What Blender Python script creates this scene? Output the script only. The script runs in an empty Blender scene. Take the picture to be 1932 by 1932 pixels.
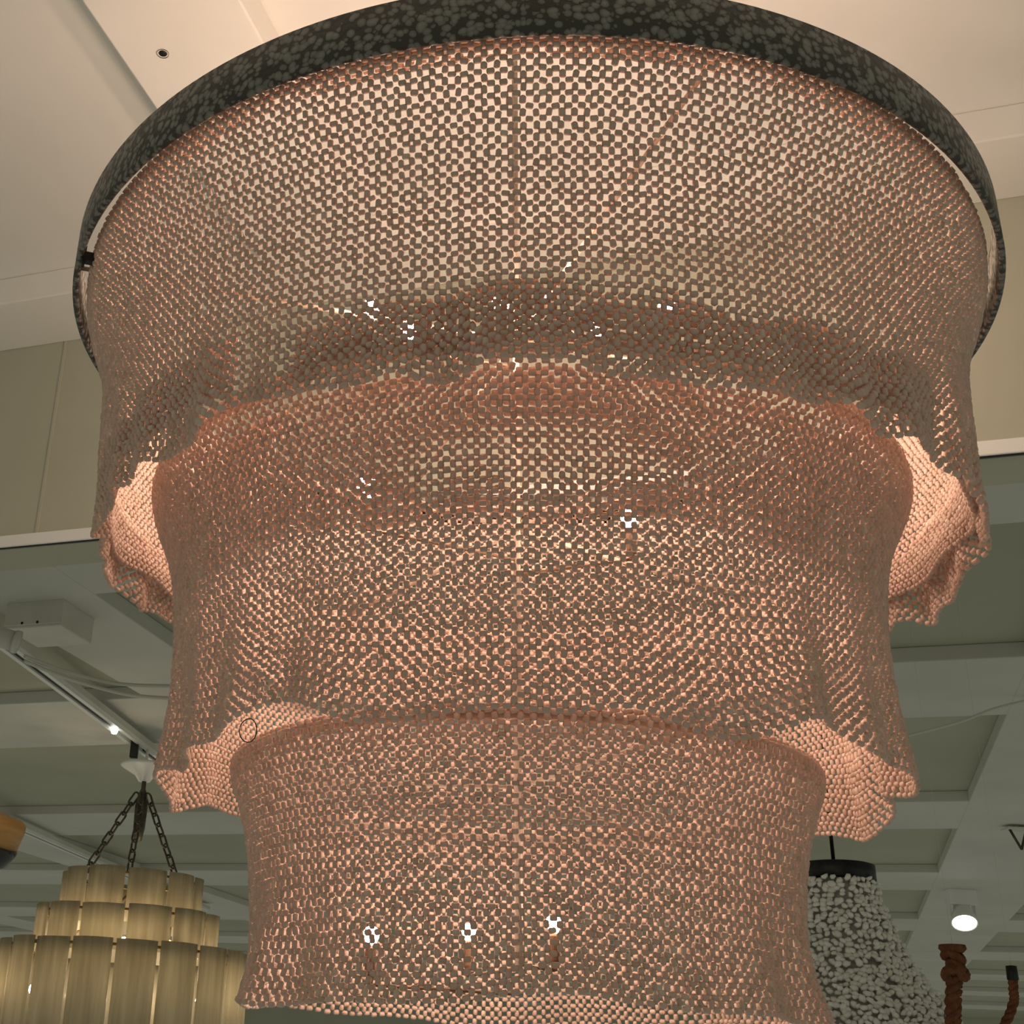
import bpy, bmesh, math, random
import numpy as np
from mathutils import Vector, Matrix

random.seed(7)
RNG = np.random.default_rng(11)
sc = bpy.context.scene
col = sc.collection
PI = math.pi

# ------------------------------------------------------------------ camera
IMG = 1932.0
FPX = 2435.706            # focal length in pixels of the 1932 frame
PITCH = math.radians(23.457636)
ROLL = math.radians(3.279574)
PPX, PPY = -339.007, 0.0  # the frame is an off-centre crop
CAMZ = 1.5                # eye height; the camera stands on x = y = 0
cam_d = bpy.data.cameras.new('camera')
cam = bpy.data.objects.new('camera', cam_d)
col.objects.link(cam)
cam.matrix_world = (Matrix.Translation((0, 0, CAMZ)) @ Matrix.Rotation(PI / 2 + PITCH, 4, 'X')
                    @ Matrix.Rotation(ROLL, 4, 'Z'))
cam_d.sensor_width = 36.0
cam_d.lens = 36.0 * FPX / IMG
cam_d.shift_x = -PPX / IMG
cam_d.clip_start = 0.02
cam_d.clip_end = 200
sc.camera = cam

# ------------------------------------------------------------------ world, exposure
world = bpy.data.worlds.new('showroom_ambience')
sc.world = world
world.use_nodes = True
bg = world.node_tree.nodes['Background']
bg.inputs[0].default_value = (0.98, 1.0, 0.80, 1)
bg.inputs[1].default_value = 0.215
vs = sc.view_settings
vs.view_transform = 'Standard'
vs.look = 'None'
vs.exposure = 0.0
vs.gamma = 1.0
vs.use_curve_mapping = False
BULB_POWER = 1.0          # one dial for the bulbs of the bead chandelier

# ------------------------------------------------------------------ frames
AZ = math.radians(21)     # the room is turned 21 degrees against the view
E2 = Vector((math.sin(AZ), math.cos(AZ), 0))
E1 = Vector((-math.cos(AZ), math.sin(AZ), 0))
KR = 0.836                # size of the room against its first survey
ROOM = Matrix(((E1.x, E2.x, 0, 0), (E1.y, E2.y, 0, 0), (0, 0, 1, CAMZ), (0, 0, 0, 1))) @ Matrix.Scale(KR, 4)
AX = Vector((0.238634, 1.528996, CAMZ))     # chandelier axis, heights below are above eye level


def ray(u, v):
    u = u - (IMG / 2 + PPX)
    v = v - (IMG / 2 + PPY)
    c, s = math.cos(ROLL), math.sin(ROLL)
    a, b = (c * u + s * v) / FPX, (-s * u + c * v) / FPX
    return Vector((a, math.cos(PITCH) + b * math.sin(PITCH), math.sin(PITCH) - b * math.cos(PITCH)))


def at(u, v, depth):
    """world point seen at pixel (u, v) at a depth along the view axis"""
    r = ray(u, v) * depth
    return Vector((r.x, r.y, r.z + CAMZ))


# ------------------------------------------------------------------ materials
def new_mat(name):
    m = bpy.data.materials.new(name)
    m.use_nodes = True
    nt = m.node_tree
    return m, nt, nt.nodes['Principled BSDF']


def node(nt, kind, **kw):
    n = nt.nodes.new(kind)
    for k, v in kw.items():
        if k in n.inputs:
            n.inputs[k].default_value = v
        else:
            setattr(n, k, v)
    return n


def ramp(nt, stops):
    r = nt.nodes.new('ShaderNodeValToRGB')
    e = r.color_ramp.elements
    while len(e) < len(stops):
        e.new(0.5)
    for k, (p, c) in enumerate(stops):
        e[k].position = p
        e[k].color = (*c, 1)
    return r


def paint(name, c1, c2, scale=3.0, rough=0.7, bump=0.0, bscale=60, metal=0.0, spec=0.3):
    m, nt, b = new_mat(name)
    tc = node(nt, 'ShaderNodeTexCoord')
    nz = node(nt, 'ShaderNodeTexNoise', Scale=scale, Detail=5.0, Roughness=0.6)
    nt.links.new(tc.outputs['Object'], nz.inputs['Vector'])
    r = ramp(nt, [(0.3, c1), (0.7, c2)])
    nt.links.new(nz.outputs['Fac'], r.inputs['Fac'])
    nt.links.new(r.outputs['Color'], b.inputs['Base Color'])
    b.inputs['Roughness'].default_value = rough
    b.inputs['Metallic'].default_value = metal
    b.inputs['Specular IOR Level'].default_value = spec
    if bump:
        n2 = node(nt, 'ShaderNodeTexNoise', Scale=bscale, Detail=4.0)
        nt.links.new(tc.outputs['Object'], n2.inputs['Vector'])
        bp = node(nt, 'ShaderNodeBump', Strength=bump, Distance=0.01)
        nt.links.new(n2.outputs['Fac'], bp.inputs['Height'])
        nt.links.new(bp.outputs['Normal'], b.inputs['Normal'])
    return m


def clay_mat():
    m, nt, b = new_mat('clay_bead')
    at_ = node(nt, 'ShaderNodeAttribute', attribute_name='tone')
    r = ramp(nt, [(0.0, (0.60, 0.44, 0.36)), (0.35, (0.69, 0.51, 0.42)), (0.7, (0.73, 0.52, 0.45)), (1.0, (0.78, 0.62, 0.52))])
    nt.links.new(at_.outputs['Fac'], r.inputs['Fac'])
    nt.links.new(r.outputs['Color'], b.inputs['Base Color'])
    b.inputs['Roughness'].default_value = 0.75
    b.inputs['Specular IOR Level'].default_value = 0.2
    return m


def hammered_mat():
    m, nt, b = new_mat('hammered_dark_metal')
    tc = node(nt, 'ShaderNodeTexCoord')
    nz = node(nt, 'ShaderNodeTexNoise', Scale=30.0, Detail=2.0)
    nt.links.new(tc.outputs['Object'], nz.inputs['Vector'])
    mx = node(nt, 'ShaderNodeMixRGB', blend_type='ADD')
    mx.inputs[0].default_value = 0.012
    nt.links.new(tc.outputs['Object'], mx.inputs[1])
    nt.links.new(nz.outputs['Color'], mx.inputs[2])
    vo = node(nt, 'ShaderNodeTexVoronoi', feature='F1', Scale=122.0)
    nt.links.new(mx.outputs[0], vo.inputs['Vector'])
    vo2 = node(nt, 'ShaderNodeTexVoronoi', feature='F1', Scale=122.0)
    nt.links.new(mx.outputs[0], vo2.inputs['Vector'])
    # each blob gets its own size from the cell colour
    sep = node(nt, 'ShaderNodeSeparateColor')
    nt.links.new(vo2.outputs['Color'], sep.inputs[0])
    mul = node(nt, 'ShaderNodeMath', operation='MULTIPLY_ADD')
    mul.inputs[1].default_value = 0.34
    mul.inputs[2].default_value = 0.40
    nt.links.new(sep.outputs[0], mul.inputs[0])
    sub = node(nt, 'ShaderNodeMath', operation='SUBTRACT')
    nt.links.new(mul.outputs[0], sub.inputs[0])
    nt.links.new(vo.outputs['Distance'], sub.inputs[1])
    r = ramp(nt, [(0.0, (0.055, 0.050, 0.042)), (0.06, (0.16, 0.152, 0.135)), (0.4, (0.26, 0.25, 0.228))])
    nt.links.new(sub.outputs[0], r.inputs['Fac'])
    nt.links.new(r.outputs['Color'], b.inputs['Base Color'])
    bp = node(nt, 'ShaderNodeBump', Strength=0.5, Distance=0.002)
    nt.links.new(sub.outputs[0], bp.inputs['Height'])
    nt.links.new(bp.outputs['Normal'], b.inputs['Normal'])
    b.inputs['Metallic'].default_value = 0.15
    b.inputs['Roughness'].default_value = 0.45
    return m


def glow_mat(name, c, strength):
    m, nt, b = new_mat(name)
    b.inputs['Base Color'].default_value = (*c, 1)
    b.inputs['Emission Color'].default_value = (*c, 1)
    b.inputs['Emission Strength'].default_value = strength
    return m


def capiz_mat():
    m, nt, b = new_mat('amber_shell_panel')
    tc = node(nt, 'ShaderNodeTexCoord')
    mp = node(nt, 'ShaderNodeMapping')
    mp.inputs['Scale'].default_value = (30, 30, 2.0)
    nt.links.new(tc.outputs['Object'], mp.inputs['Vector'])
    nz = node(nt, 'ShaderNodeTexNoise', Scale=1.0, Detail=6.0)
    nt.links.new(mp.outputs[0], nz.inputs['Vector'])
    r = ramp(nt, [(0.3, (0.55, 0.50, 0.38)), (0.55, (0.68, 0.62, 0.49)), (0.75, (0.80, 0.75, 0.62))])
    nt.links.new(nz.outputs['Fac'], r.inputs['Fac'])
    nt.links.new(r.outputs['Color'], b.inputs['Base Color'])
    b.inputs['Roughness'].default_value = 0.22
    tr = node(nt, 'ShaderNodeBsdfTranslucent')
    nt.links.new(r.outputs['Color'], tr.inputs['Color'])
    ms = node(nt, 'ShaderNodeMixShader')
    ms.inputs[0].default_value = 0.58
    out = nt.nodes['Material Output']
    nt.links.new(b.outputs[0], ms.inputs[1])
    nt.links.new(tr.outputs[0], ms.inputs[2])
    nt.links.new(ms.outputs[0], out.inputs['Surface'])
    return m


def shell_mat():
    m, nt, b = new_mat('white_shell')
    at_ = node(nt, 'ShaderNodeAttribute', attribute_name='tone')
    r = ramp(nt, [(0.0, (0.80, 0.77, 0.72)), (1.0, (0.95, 0.93, 0.90))])
    nt.links.new(at_.outputs['Fac'], r.inputs['Fac'])
    nt.links.new(r.outputs['Color'], b.inputs['Base Color'])
    b.inputs['Roughness'].default_value = 0.35
    return m


def wood_mat(name, c1, c2):
    m, nt, b = new_mat(name)
    tc = node(nt, 'ShaderNodeTexCoord')
    mp = node(nt, 'ShaderNodeMapping')
    mp.inputs['Scale'].default_value = (6, 6, 40)
    nt.links.new(tc.outputs['Object'], mp.inputs['Vector'])
    nz = node(nt, 'ShaderNodeTexNoise', Scale=3.0, Detail=5.0)
    nt.links.new(mp.outputs[0], nz.inputs['Vector'])
    r = ramp(nt, [(0.3, c1), (0.7, c2)])
    nt.links.new(nz.outputs['Fac'], r.inputs['Fac'])
    nt.links.new(r.outputs['Color'], b.inputs['Base Color'])
    b.inputs['Roughness'].default_value = 0.4
    return m


M = {}
M['clay'] = clay_mat()
M['hammered'] = hammered_mat()
M['hoop'] = paint('clay_coated_hoop', (0.5, 0.38, 0.30), (0.6, 0.46, 0.38), 30, 0.7)
M['dark'] = paint('blackened_steel', (0.02, 0.02, 0.02), (0.05, 0.048, 0.045), 20, 0.45, metal=0.6)
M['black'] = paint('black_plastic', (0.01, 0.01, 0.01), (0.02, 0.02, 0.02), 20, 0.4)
M['brass'] = paint('aged_brass', (0.25, 0.16, 0.07), (0.42, 0.28, 0.13), 25, 0.35, metal=0.8)
M['rust'] = paint('rust_brown_metal', (0.16, 0.09, 0.055), (0.26, 0.15, 0.09), 30, 0.6, metal=0.2)
M['bulb'] = glow_mat('warm_bulb_glass', (1.0, 0.74, 0.56), 500.0 * BULB_POWER)
M['dimbulb'] = glow_mat('dim_bulb_glass', (1.0, 0.76, 0.58), 210.0 * BULB_POWER)
M['softbulb'] = glow_mat('soft_bulb_glass', (1.0, 0.76, 0.58), 290.0 * BULB_POWER)
M['ceiling'] = paint('cream_ceiling_paint', (0.77, 0.75, 0.72), (0.82, 0.80, 0.77), 1.6, 0.8, 0.05, 40)
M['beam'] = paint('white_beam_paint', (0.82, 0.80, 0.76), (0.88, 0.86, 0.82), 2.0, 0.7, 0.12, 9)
M['olive'] = paint('olive_wall_paint', (0.47, 0.47, 0.38), (0.52, 0.51, 0.42), 1.2, 0.75, 0.04, 30)
M['panel'] = paint('olive_ceiling_panel', (0.40, 0.40, 0.32), (0.47, 0.465, 0.375), 0.9, 0.8)
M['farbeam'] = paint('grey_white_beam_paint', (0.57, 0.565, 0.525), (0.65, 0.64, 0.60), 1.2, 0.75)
M['trimw'] = paint('white_trim_paint', (0.86, 0.85, 0.83), (0.90, 0.89, 0.87), 3, 0.5)
M['white'] = paint('white_enamel', (0.78, 0.78, 0.77), (0.86, 0.86, 0.85), 5, 0.35, spec=0.5)
M['greyw'] = paint('grey_white_paint', (0.60, 0.59, 0.53), (0.68, 0.67, 0.61), 5, 0.6)
M['rope'] = paint('brown_rope', (0.10, 0.035, 0.015), (0.22, 0.085, 0.035), 45, 0.85, 0.6, 120)
M['amberwood'] = wood_mat('amber_wood', (0.42, 0.22, 0.07), (0.56, 0.31, 0.10))
M['capiz'] = capiz_mat()
M['shell'] = shell_mat()
M['chain'] = paint('dull_bronze_chain', (0.06, 0.055, 0.045), (0.12, 0.105, 0.085), 30, 0.45, metal=0.5)
M['glow'] = glow_mat('lit_spot_lens', (1.0, 0.99, 0.95), 14.0)
M['innerglow'] = glow_mat('amber_bulb_glass', (1.0, 0.80, 0.54), 62.0)
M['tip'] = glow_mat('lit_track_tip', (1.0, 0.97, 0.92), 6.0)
M['shellback'] = paint('grey_liner_cloth', (0.50, 0.48, 0.45), (0.60, 0.58, 0.55), 10, 0.9)
M['gloss'] = paint('gloss_black', (0.012, 0.012, 0.013), (0.02, 0.02, 0.02), 10, 0.12, spec=0.6)
M['steel'] = paint('brushed_steel', (0.45, 0.45, 0.45), (0.6, 0.6, 0.6), 30, 0.3, metal=0.9)


# ------------------------------------------------------------------ object helpers
def mesh_np(name, verts, faces, mat, tone=None, smooth=True):
    """verts (n,3), faces: list of (k, m) int arrays with m corners each"""
    me = bpy.data.meshes.new(name)
    verts = np.asarray(verts, np.float32)
    me.vertices.add(len(verts))
    me.vertices.foreach_set('co', verts.ravel())
    loops = np.concatenate([f.ravel() for f in faces]).astype(np.int32)
    sizes = np.concatenate([np.full(len(f), f.shape[1]) for f in faces]).astype(np.int32)
    starts = np.concatenate([[0], np.cumsum(sizes)[:-1]]).astype(np.int32)
    me.loops.add(len(loops))
    me.loops.foreach_set('vertex_index', loops)
    me.polygons.add(len(sizes))
    me.polygons.foreach_set('loop_start', starts)
    me.polygons.foreach_set('loop_total', sizes)
    me.polygons.foreach_set('use_smooth', np.full(len(sizes), smooth, bool))
    if tone is not None:
        a = me.attributes.new('tone', 'FLOAT', 'POINT')
        a.data.foreach_set('value', np.asarray(tone, np.float32))
    me.update(calc_edges=True)
    me.validate()
    me.materials.append(mat)
    return me


def link(name, me, parent=None, matrix=None):
    o = bpy.data.objects.new(name, me)
    col.objects.link(o)
    if parent is not None:
        o.parent = parent
    if matrix is not None:
        o.matrix_local = matrix
    return o


def bm_obj(name, bm, mat, parent=None, smooth=False, matrix=None):
    me = bpy.data.meshes.new(name)
    bm.normal_update()
    bm.to_mesh(me)
    bm.free()
    if smooth:
        me.polygons.foreach_set('use_smooth', [True] * len(me.polygons))
    me.materials.append(mat)
    return link(name, me, parent, matrix)


def empty(name, loc):
    o = bpy.data.objects.new(name, None)
    o.empty_display_size = 0.1
    col.objects.link(o)
    o.location = loc
    return o


def tag(o, label=None, cat=None, group=None, kind=None):
    if label:
        o['label'] = label
    if cat:
        o['category'] = cat
    if group:
        o['group'] = group
    if kind:
        o['kind'] = kind
    return o


def box(bm, lo, hi, mtx=None, bevel=0.0):
    r = bmesh.ops.create_cube(bm, size=1.0)
    vs_ = r['verts']
    S = Matrix.Diagonal((hi[0] - lo[0], hi[1] - lo[1], hi[2] - lo[2], 1))
    T = Matrix.Translation([(hi[k] + lo[k]) / 2 for k in range(3)])
    bmesh.ops.transform(bm, matrix=(mtx or Matrix()) @ T @ S, verts=vs_)
    if bevel:
        es = list({e for v in vs_ for e in v.link_edges})
        bmesh.ops.bevel(bm, geom=es, offset=bevel, segments=2, affect='EDGES', profile=0.5)


def lathe(bm, prof, n=48, mtx=None, closed=False):
    """prof: list of (r, z); closed joins the last ring with the first"""
    mtx = mtx or Matrix()
    rings = []
    for r, z in prof:
        if r < 1e-6:
            rings.append([bm.verts.new(mtx @ Vector((0, 0, z)))])
        else:
            rings.append([bm.verts.new(mtx @ Vector((r * math.cos(2 * PI * k / n), r * math.sin(2 * PI * k / n), z))) for k in range(n)])
    pairs = list(zip(rings[:-1], rings[1:]))
    if closed:
        pairs.append((rings[-1], rings[0]))
    for a, b in pairs:
        for k in range(n):
            k2 = (k + 1) % n
            if len(a) == 1 and len(b) == 1:
                continue
            if len(a) == 1:
                bm.faces.new((a[0], b[k2], b[k]))
            elif len(b) == 1:
                bm.faces.new((a[k], a[k2], b[0]))
            else:
                bm.faces.new((a[k], a[k2], b[k2], b[k]))
    bmesh.ops.recalc_face_normals(bm, faces=bm.faces[:])


def tube(bm, pts, rad, n=8, closed=False):
    pts = [Vector(p) for p in pts]
    rr = rad if isinstance(rad, (list, tuple)) else [rad] * len(pts)
    rings = []
    up = Vector((0.13, 0.29, 0.95)).normalized()
    m = len(pts)
    for k, p in enumerate(pts):
        if closed:
            d = pts[(k + 1) % m] - pts[k - 1]
        else:
            d = pts[min(k + 1, m - 1)] - pts[max(k - 1, 0)]
        d.normalize()
        a = d.cross(up)
        if a.length < 1e-3:
            a = d.cross(Vector((1, 0, 0)))
        a.normalize()
        b = d.cross(a)
        up = -b if False else up
        rings.append([bm.verts.new(p + rr[k] * (math.cos(2 * PI * j / n) * a + math.sin(2 * PI * j / n) * b)) for j in range(n)])
    for k in range(m if closed else m - 1):
        a, b = rings[k], rings[(k + 1) % m]
        for j in range(n):
            bm.faces.new((a[j], a[(j + 1) % n], b[(j + 1) % n], b[j]))
    if not closed:
        bm.faces.new(rings[0][::-1])
        bm.faces.new(rings[-1])
    bmesh.ops.recalc_face_normals(bm, faces=bm.faces[:])


def room_box(name, t0, t1, s0, s1, z0, z1, mat, bevel=0.0, parent=None):
    bm = bmesh.new()
    box(bm, (t0, s0, z0), (t1, s1, z1), None, bevel)
    o = bm_obj(name, bm, mat)
    o.matrix_world = ROOM
    return o


def structure(o):
    o['kind'] = 'structure'
    return o


# ================================================================== the room
H1, HB = 1.985, 1.90          # near ceiling and underside of its beams, above the eye
SW = 2.75                    # the header wall across the room
HD = 1.257                   # its lower edge
structure(room_box('ceiling', -7, 8, -4, SW + 0.1, H1, H1 + 0.12, M['ceiling']))
structure(room_box('trim_1', -7, 8, 2.525, SW, HB, H1, M['beam'], 0.004))
b2 = structure(room_box('trim_2', 0.905, 1.205, -4, 2.525, HB, H1, M['beam'], 0.004))
hw = structure(room_box('wall_back', -7, 8, SW, SW + 0.14, HD, H1 + 0.1, M['olive']))
structure(room_box('trim_3', -7, 8, SW - 0.022, SW, HD, HD + 0.034, M['trimw'], 0.003))
structure(room_box('trim_4', -7, 8, SW - 0.016, SW - 0.010, HD - 0.003, HD, M['black']))  # black strip drawn as the shadow line under the trim board
structure(room_box('trim_5', 1.905, 1.913, SW - 0.004, SW, HD + 0.034, HB, M['olive']))

# bolt hole and screw in the white beam
bm = bmesh.new()
hp = Vector((1.115, 1.785, HB))
lathe(bm, [(0.0125, -0.002), (0.0125, 0.001), (0.009, 0.001), (0.0085, -0.001), (0.0, -0.001)], 24, Matrix.Translation(hp))
o = bm_obj('bolt_hole', bm, M['black'], None, True)
o.parent = b2
bm = bmesh.new()
lathe(bm, [(0.0, -0.004), (0.0028, -0.003), (0.003, 0.001)], 12, Matrix.Translation((1.235, 1.665, H1)))
o = bm_obj('screw_head', bm, M['black'], None, True)
o.parent = b2

# ceiling beyond the header: recessed panels between a grid of beams
HP = 1.975
structure(room_box('ceiling.001', -9, 30, SW + 0.14, 40, HP, HP + 0.12, M['panel']))
trim_n = 6
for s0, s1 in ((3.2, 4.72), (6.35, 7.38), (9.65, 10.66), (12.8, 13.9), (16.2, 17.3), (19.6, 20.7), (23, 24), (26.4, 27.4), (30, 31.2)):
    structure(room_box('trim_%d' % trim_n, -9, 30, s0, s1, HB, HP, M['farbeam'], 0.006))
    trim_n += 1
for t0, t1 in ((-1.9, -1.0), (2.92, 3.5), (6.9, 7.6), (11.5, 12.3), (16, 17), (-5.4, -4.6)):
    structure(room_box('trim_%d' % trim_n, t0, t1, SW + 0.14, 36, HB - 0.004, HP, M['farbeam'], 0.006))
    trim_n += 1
structure(room_box('wall_far', -9, 30, 36, 36.2, -1.75, HP, M['olive']))


# ================================================================== bead chandelier
chand = empty('bead_chandelier', AX + Vector((0, 0, 0.06)))
tag(chand, 'huge three-tiered chandelier of pink clay bead netting under a dark hammered metal ring', 'chandelier')
CZ = 0.06                    # its empty sits at the lowest hem; parts use heights above the eye


def hz(z):
    return z - CZ


# bead template: barrel along x, unit length and unit radius
BN = 6
prof = [(-0.5, 0.60), (-0.36, 0.98), (0.36, 0.98), (0.5, 0.60)]
bt = []
for x, r in prof:
    for k in range(BN):
        a = 2 * PI * (k + 0.5) / BN
        bt.append((x, r * math.cos(a), r * math.sin(a)))
BT = np.array(bt)
bq = []
for j in range(3):
    for k in range(BN):
        k2 = (k + 1) % BN
        bq.append((j * BN + k, j * BN + k2, (j + 1) * BN + k2, (j + 1) * BN + k))
BQ = np.array(bq)
BC = np.array([tuple(range(BN))[::-1], tuple(range(3 * BN, 4 * BN))])


def bead_frames(surf, N, Mr, jitter=0.0004, cut=None):
    """right-angle weave: upright beads on the columns, level beads between them"""
    nu, nv = 2 * N, 2 * Mr
    P = surf(np.linspace(0, 2 * PI, nu, endpoint=False)[:, None], np.linspace(0, 1, nv + 1)[None, :])
    du = np.roll(P, -1, 0) - np.roll(P, 1, 0)
    dv = np.empty_like(P)
    dv[:, 1:-1] = P[:, 2:] - P[:, :-2]
    dv[:, 0] = 2 * (P[:, 1] - P[:, 0])
    dv[:, -1] = 2 * (P[:, -1] - P[:, -2])
    nrm = np.cross(dv, du)
    nrm /= np.linalg.norm(nrm, axis=2, keepdims=True) + 1e-12
    I, J = np.meshgrid(np.arange(nu), np.arange(nv + 1), indexing='ij')
    vert = (I % 2 == 0) & (J % 2 == 1)
    horz = (I % 2 == 1) & (J % 2 == 0)
    keep = vert | horz
    if cut is not None:
        keep &= cut(I / nu * 2 * PI, J / nv)
    A = np.where(vert[..., None], dv, du)[keep]
    C = P[keep]
    Nn = nrm[keep]
    pu = np.linalg.norm(du, axis=2)[keep]
    pv = np.linalg.norm(dv, axis=2)[keep]
    isv = vert[keep]
    n = len(C)
    along = np.where(isv, pv, pu)
    A = A / np.linalg.norm(A, axis=1, keepdims=True)
    A = A + RNG.normal(0, 0.10, (n, 3))
    A -= (A * Nn).sum(1, keepdims=True) * Nn * 0.7
    A /= np.linalg.norm(A, axis=1, keepdims=True)
    B = np.cross(A, Nn)
    B /= np.linalg.norm(B, axis=1, keepdims=True)
    Nn = np.cross(B, A)
    C = C + RNG.normal(0, jitter, (n, 3))
    pit = 0.5 * (pu + pv)
    L = np.clip(0.63 * along, 0.0045, 0.0092) * RNG.normal(1, 0.04, n)
    R = np.clip(0.268 * pit, 0.0021, 0.0037) * RNG.normal(1, 0.035, n)
    v = (J / nv)[keep]
    tone = np.clip(RNG.normal(0.5, 0.24, n), 0, 1)
    return dict(C=C, A=A, N=Nn, B=B, L=L, R=R, v=v, tone=tone)


def bead_mesh(name, fr, sel=None):
    idx = np.arange(len(fr['C'])) if sel is None else np.nonzero(sel)[0]
    C, A, N_, B, L, R = (fr[k][idx] for k in ('C', 'A', 'N', 'B', 'L', 'R'))
    V = (C[:, None, :] + BT[None, :, 0:1] * (L[:, None, None] * A[:, None, :])
         + BT[None, :, 1:2] * (R[:, None, None] * N_[:, None, :])
         + BT[None, :, 2:3] * (R[:, None, None] * B[:, None, :]))
    n, m = len(idx), len(BT)
    off = (np.arange(n) * m)[:, None, None]
    Q = (BQ[None] + off).reshape(-1, 4)
    K = (BC[None] + off).reshape(-1, BN)
    return mesh_np(name, V.reshape(-1, 3), [Q, K], M['clay'], np.repeat(fr['tone'][idx], m))


def resample(profile, n):
    p = np.array(profile, float)
    # round the corners a little
    for _ in range(2):
        q = [p[0]]
        for a, b in zip(p[:-1], p[1:]):
            q += [0.75 * a + 0.25 * b, 0.25 * a + 0.75 * b]
        q.append(p[-1])
        p = np.array(q)
    d = np.concatenate([[0], np.cumsum(np.linalg.norm(np.diff(p, axis=0), axis=1))])
    return d / d[-1], p, d[-1]


def sines(seed, terms):
    r = np.random.default_rng(seed)
    ph = [(k, a, r.uniform(0, 2 * PI)) for k, a in terms]

    def f(th):
        return sum(a * np.sin(k * th + p) for k, a, p in ph)
    return f


def smooth(x):
    x = np.clip(x, 0, 1)
    return x * x * (3 - 2 * x)


def make_surf(profile, ruffle, drop, sway, v0=0.55):
    d, p, length = resample(profile, 0)

    def surf(th, v):
        th, v = np.broadcast_arrays(th, v)
        r = np.interp(v, d, p[:, 0])
        z = np.interp(v, d, p[:, 1])
        w = smooth((v - v0) / (1 - v0))
        r = r + w * ruffle(th) + smooth(v * 4) * sway(th)
        z = z + w * w * drop(th)
        return np.stack([r * np.cos(th), r * np.sin(th), hz(z)], -1)
    return surf, length


def angle_bump(c, w):
    """smooth bump around an angle given in degrees (270 faces the camera)"""
    def f(th):
        d = (np.degrees(th) - c + 180) % 360 - 180
        return np.exp(-(d / w) ** 2)
    return f


TIERS = []
# profile of each tier: rolled lip over the hoop, wall, hem
prof1 = [(0.560, 0.920), (0.565, 0.936), (0.574, 0.939), (0.580, 0.928), (0.577, 0.900), (0.567, 0.868), (0.551, 0.83), (0.542, 0.79), (0.538, 0.74),
         (0.537, 0.68), (0.534, 0.63), (0.536, 0.585)]
prof2 = [(0.452, 0.652), (0.456, 0.663), (0.463, 0.664), (0.467, 0.655), (0.464, 0.640), (0.452, 0.612), (0.438, 0.582), (0.428, 0.54), (0.421, 0.475),
         (0.417, 0.42), (0.418, 0.37), (0.424, 0.308)]
prof3 = [(0.327, 0.322), (0.331, 0.331), (0.337, 0.332), (0.3405, 0.324), (0.338, 0.312), (0.328, 0.285), (0.315, 0.245), (0.307, 0.19), (0.303, 0.13),
         (0.306, 0.105), (0.314, 0.072)]
_r1 = sines(3, [(11, 0.004), (19, 0.004), (31, 0.0045), (47, 0.003), (4, 0.002)])
ruf1 = lambda th: _r1(th) - 0.014 * angle_bump(195, 22)(th)
drp1 = sines(5, [(5, 0.004), (13, 0.005), (23, 0.004), (39, 0.003)])
_r2 = sines(9, [(7, 0.004), (12, 0.006), (19, 0.005), (27, 0.003), (3, 0.002)])
ruf2 = lambda th: _r2(th) - 0.016 * angle_bump(195, 25)(th)
drp2 = sines(21, [(4, 0.007), (9, 0.009), (15, 0.006)])
ruf3 = sines(31, [(6, 0.005), (11, 0.006), (17, 0.004)])
_d3 = sines(33, [(5, 0.003), (9, 0.003)])
drp3 = lambda th: _d3(th) - 0.012 * angle_bump(212, 28)(th)
specs = [(prof1, ruf1, drp1, sines(41, [(3, 0.0015), (7, 0.001)]), 290, 0.0124, 0.62),
         (prof2, ruf2, drp2, sines(43, [(3, 0.002), (5, 0.0025), (9, 0.0012)]), 232, 0.0117, 0.45),
         (prof3, ruf3, drp3, sines(47, [(4, 0.002), (7, 0.0015)]), 172, 0.0112, 0.55)]
for prof_, ru, dr, sw, N, pitch, v0 in specs:
    surf, length = make_surf(prof_, ru, dr, sw, v0)
    rows = int(round(length / pitch))
    TIERS.append(bead_frames(surf, N, rows))

# the band of doubled netting inside the lowest part of the top tier
lin_prof = [(0.521, 0.684), (0.519, 0.645), (0.521, 0.618)]
lsurf, llen = make_surf(lin_prof, sines(51, [(11, 0.003), (19, 0.003)]), sines(53, [(7, 0.003), (17, 0.003)]), sines(55, [(9, 0.003)]), 0.3)
gaps = [angle_bump(232, 4), angle_bump(318, 4), angle_bump(262, 5)]


def lin_cut(th, v):
    top = 0.10 + 0.10 * np.sin(9 * th + 1) + 0.08 * np.sin(23 * th)
    k = v >= top
    for g in gaps[:2]:
        k &= ~((g(th) > 0.4))
    return k


LIN = bead_frames(lsurf, 284, 6, cut=lin_cut)
LIN['R'] = LIN['R'] * 1.12
LIN['L'] = LIN['L'] * 1.06

l2_prof = [(0.418, 0.650), (0.409, 0.60), (0.402, 0.54), (0.399, 0.505)]
l2surf, l2len = make_surf(l2_prof, sines(61, [(7, 0.003), (15, 0.003)]), sines(63, [(6, 0.004), (13, 0.004)]), sines(65, [(5, 0.002)]), 0.3)
LIN2 = bead_frames(l2surf, 214, int(round(l2len / 0.0117)))

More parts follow.
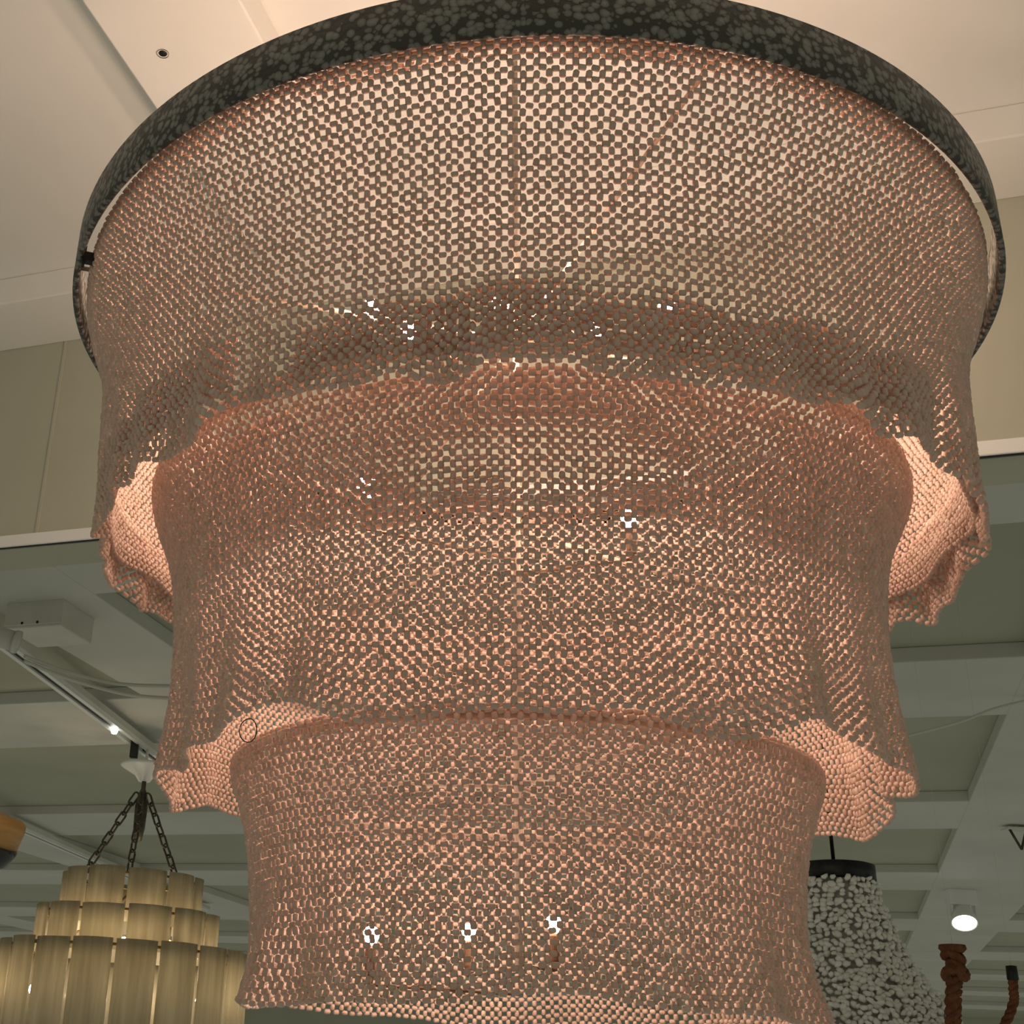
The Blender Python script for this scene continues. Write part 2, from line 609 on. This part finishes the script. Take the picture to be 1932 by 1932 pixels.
# which 300 beads show largest: nearest to the camera among those facing it
camrel = np.array([-AX.x, -AX.y, -CZ])
fwd = np.array([0, math.cos(PITCH), math.sin(PITCH)])
cand = []
for k, fr in enumerate(TIERS):
    to = camrel - fr['C']
    depth = -(to @ fwd)
    face = (to * fr['N']).sum(1) / np.linalg.norm(to, axis=1)
    fr['sgn'] = np.sign((fr['N'][:, :2] * fr['C'][:, :2]).sum(1))
    face = face * fr['sgn']
    ok = (face > 0.35) & (fr['v'] > (0.15, 0.62, 0.2)[k])
    ids = np.nonzero(ok)[0]
    cand += [(depth[i], k, i) for i in ids]
cand.sort()
single = [np.zeros(len(f['C']), bool) for f in TIERS]
for d_, k, i in cand[:300]:
    single[k][i] = True

bead_me = mesh_np('clay_bead', BT * np.array([1, 1, 1]), [BQ, BC], M['clay'], np.full(len(BT), 0.5))
tier_words = ('topmost wide tier of pink clay bead netting hanging inside the metal ring',
              'middle tier of bead netting glowing orange under the top tier hem',
              'lowest visible tier of bead netting, narrowest of the three')
for k, fr in enumerate(TIERS):
    net = link('bead_net', bead_mesh('bead_net', fr, ~single[k]), chand)
    net['kind'] = 'stuff'
    net['label'] = tier_words[k]
    for i in np.nonzero(single[k])[0]:
        mt = Matrix.Identity(4)
        for c, (ax_, s_) in enumerate((('A', fr['L'][i]), ('N', fr['R'][i]), ('B', fr['R'][i]))):
            for r_ in range(3):
                mt[r_][c] = fr[ax_][i][r_] * s_
        for r_ in range(3):
            mt[r_][3] = fr['C'][i][r_]
        b = bpy.data.objects.new('bead', bead_me)
        col.objects.link(b)
        b.parent = net
        b.matrix_local = mt
lin = link('net_lining', bead_mesh('net_lining', LIN), chand)
lin['kind'] = 'stuff'
lin['label'] = 'inner band of doubled bead netting above the top hem'

lin = link('net_lining', bead_mesh('net_lining', LIN2), chand)
lin['kind'] = 'stuff'
lin['label'] = 'second layer of bead netting inside the top of the middle tier'

# ring band with rolled edges
bm = bmesh.new()
zb, zt = hz(0.911), hz(0.9725)
lathe(bm, [(0.5925, zb + 0.001), (0.5945, zb), (0.5985, zb), (0.600, zb + 0.002), (0.600, zt - 0.002), (0.5985, zt), (0.5945, zt), (0.5925, zt - 0.001)], 256, None, True)
ring = bm_obj('metal_ring', bm, M['hammered'], chand, True)
ring['label'] = 'dark hammered metal band around the top of the netting'


def torus_obj(name, R, r, z, mat, parent, n=128):
    bm = bmesh.new()
    lathe(bm, [(R + r * math.cos(2 * PI * k / 8), z + r * math.sin(2 * PI * k / 8)) for k in range(8)], n, None, True)
    return bm_obj(name, bm, mat, parent, True)


def rod(bm, a, b, r, n=8):
    tube(bm, [a, b], r, n)


# hoops, stem, spider arms
for R, z in ((0.570, 0.926), (0.457, 0.652), (0.331, 0.322)):
    torus_obj('hoop', R, 0.004, hz(z), M['hoop'], chand)
bm = bmesh.new()
rod(bm, (0, 0, hz(0.12)), (0, 0, hz(H1 * KR)), 0.0045, 12)
bm_obj('stem', bm, M['hoop'], chand, True)
bm = bmesh.new()
lathe(bm, [(0, hz(H1 * KR - 0.03)), (0.05, hz(H1 * KR - 0.03)), (0.075, hz(H1 * KR - 0.012)), (0.078, hz(H1 * KR - 0.0005)), (0, hz(H1 * KR - 0.0005))], 32)
bm_obj('ceiling_canopy', bm, M['dark'], chand, True)
for R, z, k0, n in ((0.5935, 0.935, 0.2, 4), (0.457, 0.652, 0.5, 4), (0.331, 0.322, 0.9, 3)):
    for k in range(n):
        a = k0 + 2 * PI * k / n
        bm = bmesh.new()
        rod(bm, (0.008 * math.cos(a), 0.008 * math.sin(a), hz(z)), (R * math.cos(a), R * math.sin(a), hz(z)), 0.003)
        bm_obj('spider_arm', bm, M['hoop'], chand, True)
# clips that carry the net hoop inside the ring
for a in (197.0, 66.0, 112.0, 20.0):
    a = math.radians(a)
    bm = bmesh.new()
    mt = Matrix.Rotation(a, 4, 'Z')
    box(bm, (0.572, -0.006, hz(0.908)), (0.5945, 0.006, hz(0.921)), mt, 0.0015)
    box(bm, (0.5895, -0.005, hz(0.902)), (0.5935, 0.005, hz(0.93)), mt, 0.001)
    bm_obj('clip', bm, M['black'], chand)


# bulbs on arms
def bulb_mesh(name, r, mat):
    bm = bmesh.new()
    k = r / 0.0215
    lathe(bm, [(0, 0.056 * k), (0.010 * k, 0.0545 * k), (0.018 * k, 0.049 * k), (0.0215 * k, 0.040 * k), (0.020 * k, 0.030 * k),
               (0.014 * k, 0.016 * k), (0.009 * k, 0.004 * k), (0.008 * k, 0)], 14)
    me = bpy.data.meshes.new(name)
    bm.to_mesh(me)
    bm.free()
    me.polygons.foreach_set('use_smooth', [True] * len(me.polygons))
    me.materials.append(mat)
    return me


def socket_mesh():
    bm = bmesh.new()
    lathe(bm, [(0.0, 0.003), (0.0055, 0.003), (0.0062, 0.0), (0.0062, -0.026), (0.004, -0.030), (0.003, -0.038), (0, -0.038)], 14)
    me = bpy.data.meshes.new('bulb_socket')
    bm.to_mesh(me)
    bm.free()
    me.materials.append(M['rust'])
    return me


SM_ = socket_mesh()
BA = bulb_mesh('light_bulb', 0.0125, M['bulb'])
BB = bulb_mesh('light_bulb', 0.0125, M['softbulb'])
BS = bulb_mesh('light_bulb', 0.0090, M['dimbulb'])


def inside(u, v, dy):
    """point inside the drum seen at pixel (u, v), dy behind the axis"""
    r = ray(u, v)
    k = (AX.y + dy) / r.y
    return (r.x * k - AX.x, dy, r.z * k)


spots = [(*inside(u, v + 14, dy), BA) for u, v, dy in ((700, 592, -0.04), (945, 588, -0.10), (1260, 592, -0.02), (770, 632, 0.20), (1130, 628, 0.22))]
spots += [(*inside(u, v, dy), BB) for u, v, dy in ((690, 945, -0.08), (1190, 1002, -0.08))]
spots += [(*inside(u, v, dy), BS) for u, v, dy in (
                                                   (700, 1790, -0.05), (1045, 1767, 0.03), (884, 1780, 0.12))]
for x, y, z, me in spots:
    b = link('light_bulb', me, chand, Matrix.Translation((x, y, hz(z))))
    link('socket', SM_, b)
    bm = bmesh.new()
    rod(bm, (0, 0, hz(z - 0.035)), (x, y, hz(z - 0.037)), 0.002)
    bm_obj('bulb_arm', bm, M['rust'], chand, True)


# loose black thread caught on the lip of the lowest tier
p = Vector(inside(468, 1378, -0.205))
bm = bmesh.new()
pts = [(0.009 * math.cos(2 * PI * k / 20), -0.002 * math.sin(4 * PI * k / 20), 0.0125 * math.sin(2 * PI * k / 20)) for k in range(3, 24)]
tube(bm, [Vector((a, b, hz(p.z) + c)) + Vector((p.x, p.y, 0)) for a, b, c in pts], 0.0006, 6)
bm_obj('thread_loop', bm, M['black'], chand, True)


# ================================================================== things in the room behind
def flat(v):
    return Vector((v.x, v.y, 0))


def zpix(u, v, base):
    """height of the point seen at pixel (u, v) at the same ground distance as base"""
    r = ray(u, v)
    k = base.xy.length / r.xy.length
    return r.z * k + CAMZ


def room_pt(t, s_, z):
    return ROOM @ Vector((t, s_, z))


def bar(bm, a, b, w, h):
    """box bar between two points, w wide, h tall, top at the points"""
    a, b = Vector(a), Vector(b)
    d = (b - a)
    x = d.normalized()
    y = Vector((0, 0, 1)).cross(x).normalized()
    z = x.cross(y)
    mt = Matrix((x, y, z)).transposed().to_4x4()
    mt.translation = a
    box(bm, (0, -w / 2, -h), (d.length, w / 2, 0), mt)


# ---- track rails on the far ceiling
def track(label, a, b, gaps=()):
    A, B = room_pt(*a), room_pt(*b)
    base = empty('track_rail', A)
    tag(base, label, 'track')
    T_ = Matrix.Translation(-A)
    bm = bmesh.new()
    bar(bm, A, B, 0.075, 0.030)
    o = bm_obj('rail_body', bm, M['greyw'], base)
    o.data.transform(T_)
    for side in (-1, 1):
        d = (B - A).normalized()
        y = Vector((0, 0, 1)).cross(d) * side * 0.026
        bm = bmesh.new()
        bar(bm, A + y - Vector((0, 0, 0.030)), B + y - Vector((0, 0, 0.030)), 0.022, 0.022)
        o = bm_obj('rail_lip', bm, M['white'], base)
        o.data.transform(T_)
    for f0, f1 in gaps:
        p, q = A.lerp(B, f0), A.lerp(B, f1)
        bm = bmesh.new()
        bar(bm, p - Vector((0, 0, 0.031)), q - Vector((0, 0, 0.031)), 0.030, 0.012)
        o = bm_obj('slot', bm, M['black'], base)
        o.data.transform(T_)
    return base, A, B


tr1, A1, B1 = track('grey lighting track with black slot running toward the amber panel chandelier', (3.25, 3.0, 1.86), (4.07, 8.0, 1.86), ((0.02, 0.735), (0.84, 0.985)))
tr2, A2, B2 = track('farther grey track rail behind the amber panel chandelier', (6.25, 8.0, 1.86), (7.35, 15.5, 1.86), ((0.05, 0.95),))
# lit end piece and black adapter on the near track
bm = bmesh.new()
lathe(bm, [(0, -0.03), (0.012, -0.028), (0.018, -0.015), (0.018, 0.0), (0, 0.0)], 16)
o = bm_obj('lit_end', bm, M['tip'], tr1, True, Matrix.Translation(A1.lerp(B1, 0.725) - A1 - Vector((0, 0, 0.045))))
bm = bmesh.new()
box(bm, (-0.02, -0.02, -0.09), (0.02, 0.02, 0.0), None, 0.004)
o = bm_obj('adapter', bm, M['black'], tr1, False, Matrix.Translation(A1.lerp(B1, 0.80) - A1 - Vector((0, 0, 0.030))))

# ---- junction box on the first far beam
jb = empty('junction_box', room_pt(3.24, 4.88, 1.772))
tag(jb, 'white metal junction box screwed to the ceiling beam', 'junction box')
JR = Matrix.Rotation(0, 4, 'X') @ ROOM.to_3x3().to_4x4()
bm = bmesh.new()
box(bm, (-0.15, -0.14, 0.0), (0.14, 0.14, 0.127), None, 0.006)
bm_obj('box_body', bm, M['greyw'], jb, False, JR)
bm = bmesh.new()
box(bm, (-0.155, -0.146, 0.012), (0.146, -0.14, 0.126), None, 0.003)
bm_obj('box_cover', bm, M['greyw'], jb, False, JR)
for x in (-0.03, 0.05):
    bm = bmesh.new()
    lathe(bm, [(0, 0.003), (0.006, 0.002), (0.007, 0)], 10, Matrix.Translation((x, -0.146, 0.022)) @ Matrix.Rotation(PI / 2, 4, 'X'))
    bm_obj('screw', bm, M['black'], jb, True, JR)

# ---- conduit stub beside it
p0, p1 = at(-40, 1190, 5.4 * KR), at(34, 1212, 5.4 * KR)
cs = empty('conduit_pipe', p1)
tag(cs, 'short grey conduit pipe at the left edge under the ceiling', 'pipe')
bm = bmesh.new()
d = p1 - p0
tube(bm, [p0 - p1 - d * 2, (0, 0, 0)], 0.036, 16)
bm_obj('pipe_body', bm, M['greyw'], cs, True)
bm = bmesh.new()
tube(bm, [-d * 0.10, d * 0.02], 0.041, 16)
bm_obj('pipe_collar', bm, M['greyw'], cs, True)


# ---- cables
def cable(label, pts, depth, rad, mat, group=None):
    P = [at(u, v, depth * k) for u, v, k in pts]
    # smooth through the points
    Q = []
    for k in range(len(P) - 1):
        a, b = P[max(k - 1, 0)], P[k]
        c, d = P[k + 1], P[min(k + 2, len(P) - 1)]
        for q in range(8):
            t = q / 8
            Q.append(0.5 * ((2 * b) + (c - a) * t + (2 * a - 5 * b + 4 * c - d) * t * t + (-a + 3 * b - 3 * c + d) * t ** 3))
    Q.append(P[-1])
    bm = bmesh.new()
    tube(bm, [q - Q[0] for q in Q], rad, 8)
    o = bm_obj('cable', bm, mat, None, True)
    o.location = Q[0]
    tag(o, label, 'cable', group)
    return o


cable('upper of two white cables sagging below the junction box', [(46, 1238, 1), (110, 1262, 1.02), (190, 1284, 1.05), (260, 1293, 1.07), (400, 1295, 1.1)], 5.6 * KR, 0.0075, M['greyw'])
cable('lower of two white cables sagging below the junction box', [(46, 1247, 1), (120, 1277, 1.02), (200, 1301, 1.05), (270, 1314, 1.07), (400, 1321, 1.1)], 5.6 * KR, 0.0075, M['greyw'])
cable('thin pale cable crossing the ceiling panel on the right', [(1650, 1402, 1), (1720, 1386, 1), (1810, 1362, 1), (1880, 1336, 1), (1980, 1312, 1)], 6.4 * KR, 0.006, M['greyw'])


# ---- amber panel chandelier, lower left
def arc_panel(r, a0, a1, z0, z1, th, bulge, seg=8):
    """slightly domed slab between two angles"""
    bm = bmesh.new()
    rows = []
    for k in range(seg + 1):
        f = k / seg
        a = a0 + (a1 - a0) * f
        rb = r + bulge * (1 - (2 * f - 1) ** 2)
        c, s_ = math.cos(a), math.sin(a)
        rows.append([bm.verts.new((q * c, q * s_, z)) for q, z in ((rb, z0), (rb, z1), (rb - th, z1), (rb - th, z0))])
    for a, b in zip(rows[:-1], rows[1:]):
        for k in range(4):
            bm.faces.new((a[k], b[k], b[(k + 1) % 4], a[(k + 1) % 4]))
    bm.faces.new(rows[0])
    bm.faces.new(rows[-1][::-1])
    bmesh.ops.recalc_face_normals(bm, faces=bm.faces[:])
    return bm


DC = 7.6 * KR
cbase = at(236, 1800, DC)
pxm = DC / FPX
z_of = lambda v: zpix(240, v, cbase)
cz0 = z_of(2010)
capiz = empty('panel_chandelier', Vector((cbase.x, cbase.y, cz0)))
tag(capiz, 'tiered chandelier of amber translucent shell panels hanging by chains at lower left', 'chandelier')
tiers_c = [(128 * pxm, 1652, 1752, 10, 0.35), (168 * pxm, 1722, 1806, 12, 0.10), (226 * pxm, 1790, 1960, 18, 0.22)]
for R, v1, v0, n, ph in tiers_c:
    z1, z0 = z_of(v1) - cz0, z_of(v0) - cz0
    for k in range(n):
        w = 2 * PI / n
        a0 = ph + k * w
        bm = arc_panel(R * random.uniform(0.985, 1.0), a0 + 0.035 * w, a0 + 0.955 * w, z0 + random.uniform(-0.004, 0.004), z1 + random.uniform(-0.004, 0.004), 0.006, 0.022)
        bm_obj('shell_panel', bm, M['capiz'], capiz, True)
    bm = bmesh.new()
    rr = R - 0.014
    lathe(bm, [(rr - 0.006, z1 - 0.02), (rr + 0.001, z1 - 0.02), (rr + 0.001, z1 - 0.032), (rr - 0.006, z1 - 0.032)], 64, None, True)
    bm_obj('frame_ring', bm, M['brass'], capiz, True)
for k in range(4):
    a = 0.6 + k * PI / 2
    bm = bmesh.new()
    tube(bm, [(0, 0, z_of(1680) - cz0), (0.20 * math.cos(a), 0.20 * math.sin(a), z_of(1760) - cz0), (0.52 * math.cos(a), 0.52 * math.sin(a), z_of(1798) - cz0)], 0.006, 8)
    bm_obj('frame_arm', bm, M['brass'], capiz, True)
for x, y, v in ((0.22, 0.1, 1790), (-0.2, 0.16, 1790), (0.02, -0.25, 1790), (0.4, -0.1, 1880), (-0.38, -0.2, 1880), (0.05, 0.42, 1880)):
    bm = bmesh.new()
    lathe(bm, [(0, -0.03), (0.018, -0.024), (0.028, -0.008), (0.026, 0.01), (0.014, 0.03), (0, 0.034)], 16)
    bm_obj('light_bulb', bm, M['innerglow'], capiz, True, Matrix.Translation((x, y, z_of(v) - cz0)))
# hub, rod, chains
hubz = z_of(1497) - cz0
topz = z_of(1652) - cz0


def chain(base, p, q, link_len=0.052, wire=0.0042, width=0.013, name='chain_link', mat=None):
    part = empty('chain', (0, 0, 0))
    part.parent = base
    p, q = Vector(p), Vector(q)
    d = q - p
    n = max(2, int(d.length / (link_len * 0.78)))
    x = d.normalized()
    y = x.orthogonal().normalized()
    z = x.cross(y)
    for k in range(n):
        c = p + d * ((k + 0.5) / n)
        b = y if k % 2 else z
        pts = []
        hl = link_len / 2 - width
        for j in range(12):
            a = 2 * PI * j / 12
            pts.append(c + x * (math.cos(a) * width + (hl if math.cos(a) > 0 else -hl)) + b * (math.sin(a) * width))
        bm = bmesh.new()
        tube(bm, pts, wire, 5, True)
        bm_obj(name, bm, mat or M['chain'], part, True)


Rt = tiers_c[0][0]
for a in (3.35, 4.75, 5.85):
    chain(capiz, (Rt * 0.74 * math.cos(a), Rt * 0.74 * math.sin(a), topz - 0.01), (0.03 * math.cos(a), 0.03 * math.sin(a), hubz), 0.075, 0.0055, 0.017)
bm = bmesh.new()
lathe(bm, [(0, z_of(1585) - cz0), (0.020, z_of(1585) - cz0), (0.030, z_of(1560) - cz0), (0.033, z_of(1520) - cz0), (0.024, hubz), (0.012, hubz + 0.03), (0.012, hubz + 0.08), (0, hubz + 0.08)], 20)
bm_obj('cable_sleeve', bm, M['chain'], capiz, True)
bm = bmesh.new()
czz = z_of(1472) - cz0
lathe(bm, [(0, czz), (0.03, czz), (0.05, czz + 0.03), (0.12, czz + 0.07), (0.14, czz + 0.085), (0, czz + 0.085)], 32)
bm_obj('glare_dome', bm, M['white'], capiz, True)  # white dome shaped to stand in for the spotlight glare above the hub
bm = bmesh.new()
rod(bm, (0, 0, czz + 0.08), (0, 0, CAMZ + 1.86 * KR - 0.053 - cz0), 0.008)
bm_obj('drop_rod', bm, M['white'], capiz, True)

# ---- white shell chandelier, lower right
DS = 4.9 * KR
sbase = at(1580, 1700, DS)
pxs = DS / FPX
z_s = lambda v: zpix(1585, v, sbase)
sz0 = z_s(2080)
shell = empty('shell_chandelier', Vector((sbase.x, sbase.y, sz0)))
tag(shell, 'white shell bead chandelier flaring below a black metal band at lower right', 'chandelier')
bm = bmesh.new()
R0 = 73 * pxs
za, zb_ = z_s(1662) - sz0, z_s(1634) - sz0
lathe(bm, [(R0 - 0.006, za), (R0, za), (R0, zb_), (R0 - 0.012, zb_ + 0.004), (0, zb_ + 0.006), (0, zb_ - 0.002), (R0 - 0.006, zb_ - 0.002)], 64, None)
bm_obj('top_band', bm, M['dark'], shell, True)
bm = bmesh.new()
rod(bm, (0, 0, zb_), (0, 0, CAMZ + HB * KR - sz0), 0.006)
bm_obj('hanging_rod', bm, M['dark'], shell, True)
prof_s = [(R0 * 0.97, za), (R0 * 1.02, z_s(1700) - sz0), (92 * pxs, z_s(1760) - sz0), (118 * pxs, z_s(1820) - sz0), (150 * pxs, z_s(1875) - sz0), (190 * pxs, z_s(1935) - sz0), (235 * pxs, z_s(2000) - sz0), (245 * pxs, z_s(2060) - sz0)]
sd, sp, slen = resample(prof_s, 0)
nug = []
pitch_s = 0.0165
rows_s = int(slen / pitch_s)
ps = np.array(sp)
for j in range(rows_s):
    f = (j + 0.5) / rows_s
    r = float(np.interp(f, sd, ps[:, 0]))
    z = float(np.interp(f, sd, ps[:, 1]))
    n = int(2 * PI * r / 0.0195)
    for k in range(n):
        a = 2 * PI * (k + 0.5 * (j % 2) + random.uniform(-0.25, 0.25)) / n
        if random.random() < 0.03 + 0.05 * f:
            continue
        rr = r + random.uniform(-0.006, 0.008)
        nug.append((rr * math.cos(a), rr * math.sin(a), z + random.uniform(-0.006, 0.006), a))
nug = np.array(nug)
# shell piece template: a bent, flattened nugget
bm = bmesh.new()
bmesh.ops.create_icosphere(bm, subdivisions=1, radius=1.0)
ico = np.array([v.co[:] for v in bm.verts])
icf = np.array([[v.index for v in f_.verts] for f_ in bm.faces])
bm.free()
ico = ico * np.array([1.25, 0.60, 0.8])
ico[:, 1] += 0.35 * ico[:, 0] ** 2
nn = len(nug)
rot = np.empty((nn, 3, 3))
for k in range(nn):
    rot[k] = np.array((Matrix.Rotation(nug[k, 3] + PI / 2, 3, 'Z') @ Matrix.Rotation(random.uniform(-1, 1), 3, 'X') @ Matrix.Rotation(random.uniform(-1.2, 1.2), 3, 'Y') @ Matrix.Rotation(random.uniform(-0.9, 0.9), 3, 'Z')))
size = RNG.uniform(0.0095, 0.0145, nn)
stone = RNG.uniform(0, 1, nn)
crel = np.array([-shell.location.x, -shell.location.y, CAMZ - sz0])
dist = np.linalg.norm(nug[:, :3] - crel, axis=1)
facing = ((crel - nug[:, :3])[:, :2] * np.stack([np.cos(nug[:, 3]), np.sin(nug[:, 3])], 1)).sum(1)
inframe = nug[:, 2] > z_s(1935) - sz0
rightside = (np.stack([np.cos(nug[:, 3]), np.sin(nug[:, 3])], 1) @ np.array([1, 0])) > -0.2
okk = np.nonzero((facing > 0) & inframe & rightside)[0]
pick = okk[np.argsort(dist[okk])][:300]
is_single = np.zeros(nn, bool)
is_single[pick] = True
rest = np.nonzero(~is_single)[0]
V = np.einsum('nij,mj->nmi', rot[rest], ico) * size[rest][:, None, None] + nug[rest][:, None, :3]
F = (icf[None] + (np.arange(len(rest)) * len(ico))[:, None, None]).reshape(-1, 3)
o = link('shell_strands', mesh_np('shell_strands', V.reshape(-1, 3), [F], M['shell'], np.repeat(stone[rest], len(ico))), shell)
o['kind'] = 'stuff'
piece_me = [mesh_np('shell_piece', ico, [icf], M['shell'], np.full(len(ico), t)) for t in (0.2, 0.5, 0.85)]
for i in pick:
    mt = Matrix(rot[i].tolist()).to_4x4() @ Matrix.Scale(float(size[i]), 4)
    mt.translation = Vector(nug[i, :3])
    link('shell_piece', piece_me[i % 3], shell, mt)
# dark inner frame seen between the strands
bm = bmesh.new()
lathe(bm, [(max(r - 0.03, 0.01), z) for r, z in prof_s], 40)
bm_obj('inner_liner', bm, M['shellback'], shell, True)

# ---- lit spotlight, lower right
DP = HB * KR / ray(1820, 1672).z
sp_p = at(1820, 1742, DP)
spot = empty('spotlight', sp_p)
tag(spot, 'white track spotlight with a glowing round lens', 'spotlight')
tilt = Matrix.Rotation(math.atan2(-sp_p.x, -sp_p.y) * -1 + PI, 4, 'Z')
aim = (Vector((-sp_p.x, -sp_p.y, 0)).normalized() * 0.58 + Vector((0.05, 0, -0.82))).normalized()
q = aim.to_track_quat('-Z', 'Y').to_matrix().to_4x4()
q = q @ Matrix.Scale(24.5 * DP / FPX / 0.074, 4)
bm = bmesh.new()
lathe(bm, [(0, 0.15), (0.030, 0.15), (0.040, 0.14), (0.050, 0.08), (0.072, 0.02), (0.074, 0.0), (0.066, 0.0), (0.060, 0.02), (0, 0.02)], 32, q)
bm_obj('lamp_housing', bm, M['white'], spot, True)
bm = bmesh.new()
lathe(bm, [(0, 0.004), (0.063, 0.008), (0.066, 0.012), (0, 0.018)], 32, q)
bm_obj('lens', bm, M['glow'], spot, True)
bk = q @ Vector((0, 0, 0.10))
zc = CAMZ + HB * KR - sp_p.z
hw_ = 26 * DP / FPX
bm = bmesh.new()
box(bm, (bk.x - hw_, bk.y - 0.06, zc - 0.12), (bk.x + hw_, bk.y + 0.06, zc), None, 0.01)
bm_obj('driver_box', bm, M['white'], spot)
for sx in (-1, 1):
    bm = bmesh.new()
    box(bm, (bk.x + sx * hw_ * 0.94 - 0.008, bk.y - 0.03, bk.z - 0.06), (bk.x + sx * hw_ * 0.94 + 0.008, bk.y + 0.03, zc - 0.1))
    bm_obj('yoke_arm', bm, M['white'], spot)


# ---- rope-wrapped pendants, lower right
def rope(bm, pts, rad, turns, strands=3, n=8):
    """three twisted strands along a polyline"""
    pts = [Vector(p) for p in pts]
    fine = []
    for a, b in zip(pts[:-1], pts[1:]):
        for k in range(10):
            fine.append(a.lerp(b, k / 10))
    fine.append(pts[-1])
    for sidx in range(strands):
        path = []
        for k, p in enumerate(fine):
            d = (fine[min(k + 1, len(fine) - 1)] - fine[max(k - 1, 0)]).normalized()
            u = d.cross(Vector((0, 1, 0.1))).normalized()
            w = d.cross(u)
            a = 2 * PI * (turns * k / len(fine) + sidx / strands)
            path.append(p + (u * math.cos(a) + w * math.sin(a)) * rad * 0.5)
        tube(bm, path, rad * 0.58, n)


DR = 4.2 * KR
rp = lambda u, v: at(u, v, DR)
for lab, path, rad, knot, name in (
        ('thick brown rope pendant with a knot at its top', [(1800, 1812), (1801, 1850), (1798, 1890), (1799, 1935), (1801, 2000)], 14.5, True, 'knotted_rope'),
        ('thin brown rope curving left below a black cap', [(1911, 1846), (1912, 1868), (1914, 1885), (1906, 1912), (1893, 1938), (1875, 1985)], 8.5, False, 'capped_rope')):
    P0 = rp(*path[0])
    base = empty(name, P0)
    tag(base, lab, 'rope pendant')
    loc = [rp(*p) - P0 for p in path]
    m_px = DR / FPX
    bm = bmesh.new()
    rope(bm, loc, rad * m_px, 3.2)
    bm_obj('rope_length', bm, M['rope'], base, True)
    up = Vector((0, 0, 1))
    if knot:
        for dx, dz, r_, tr_, ax_ in ((0, 0.010, 15, 9, 0.3), (-5, -0.028, 17, 9, -0.5), (6, -0.022, 17, 9, 0.8)):
            bm = bmesh.new()
            pts = []
            mt = Matrix.Rotation(ax_, 3, 'Y') @ Matrix.Rotation(0.5 * ax_, 3, 'X')
            for k in range(20):
                a = 2 * PI * k / 20
                pts.append(mt @ Vector((r_ * m_px * math.cos(a), r_ * m_px * 0.8 * math.sin(a), 0.006 * math.sin(2 * a))) + Vector((dx * m_px, 0, dz)))
            tube(bm, pts, tr_ * m_px, 8, True)
            bm_obj('knot_loop', bm, M['rope'], base, True)
        bm = bmesh.new()
        lathe(bm, [(0, 0.042), (0.034, 0.040), (0.036, 0.030), (0.026, 0.020), (0, 0.018)], 20)
        bm_obj('end_cap', bm, M['rope'], base, True)
        top = 0.04
    else:
        bm = bmesh.new()
        lathe(bm, [(0, 0.034), (0.014, 0.032), (0.015, -0.004), (0, -0.006)], 16)
        bm_obj('end_cap', bm, M['black'], base, True)
        top = 0.03
    bm = bmesh.new()
    rod(bm, (0, 0, top - 0.006), (0, 0, CAMZ + HB * KR - P0.z), 0.0003)
    bm_obj('hanging_wire', bm, M['farbeam'], base, True)

# ---- wood and black pendant cut by the left edge
DL = 3.4 * KR
pl = at(-22, 1572, DL)
pend = empty('wood_pendant', pl)
tag(pend, 'amber wood pendant lamp with a glossy black base at the left edge', 'pendant lamp')
mp_ = DL / FPX
q = (Matrix.Rotation(0.32, 4, 'Y') @ Matrix.Rotation(0.15, 4, 'X'))
bm = bmesh.new()
lathe(bm, [(0, 0.048), (0.060, 0.048), (0.070, 0.042), (0.0735, 0.03), (0.0735, -0.014), (0, -0.014)], 48, q)
bm_obj('wood_collar', bm, M['amberwood'], pend, True)
bm = bmesh.new()
lathe(bm, [(0, -0.0142), (0.0745, -0.0142), (0.076, -0.018), (0.076, -0.030), (0.066, -0.055), (0.05, -0.066), (0, -0.070)], 48, q)
bm_obj('black_base', bm, M['gloss'], pend, True)
bm = bmesh.new()
tz = q @ Vector((0, 0, 0.048))
tube(bm, [tz, tz + Vector((-0.10, 0, 0.02)), tz + Vector((-0.35, 0, 0.06)), (tz.x - 0.5, tz.y, CAMZ + HB * KR - pl.z)], 0.006, 8)
bm_obj('hanging_arm', bm, M['black'], pend, True)

# ---- V bracket on the right edge
DBK = HB * KR / ray(1918, 1556).z
pb = at(1918, 1566, DBK)
br = empty('ceiling_bracket', pb)
tag(br, 'small grey V-shaped bracket under the ceiling at the right edge', 'bracket')
kb = DBK / FPX
bm = bmesh.new()
box(bm, (-22 * kb, -0.05, 0), (40 * kb, 0.05, 3 * kb))
bm_obj('bracket_plate', bm, M['greyw'], br)
for x0 in (-13 * kb, 18 * kb):
    bm = bmesh.new()
    tube(bm, [(x0, 0, 0.002), (4 * kb, 0, -36 * kb)], 2.4 * kb, 8)
    bm_obj('bracket_arm', bm, M['chain'], br, True)
bm = bmesh.new()
rod(bm, (0, 0, 0.01), (0, 0, CAMZ + HB * KR - pb.z), 4 * kb)
bm_obj('bracket_stem', bm, M['greyw'], br, True)
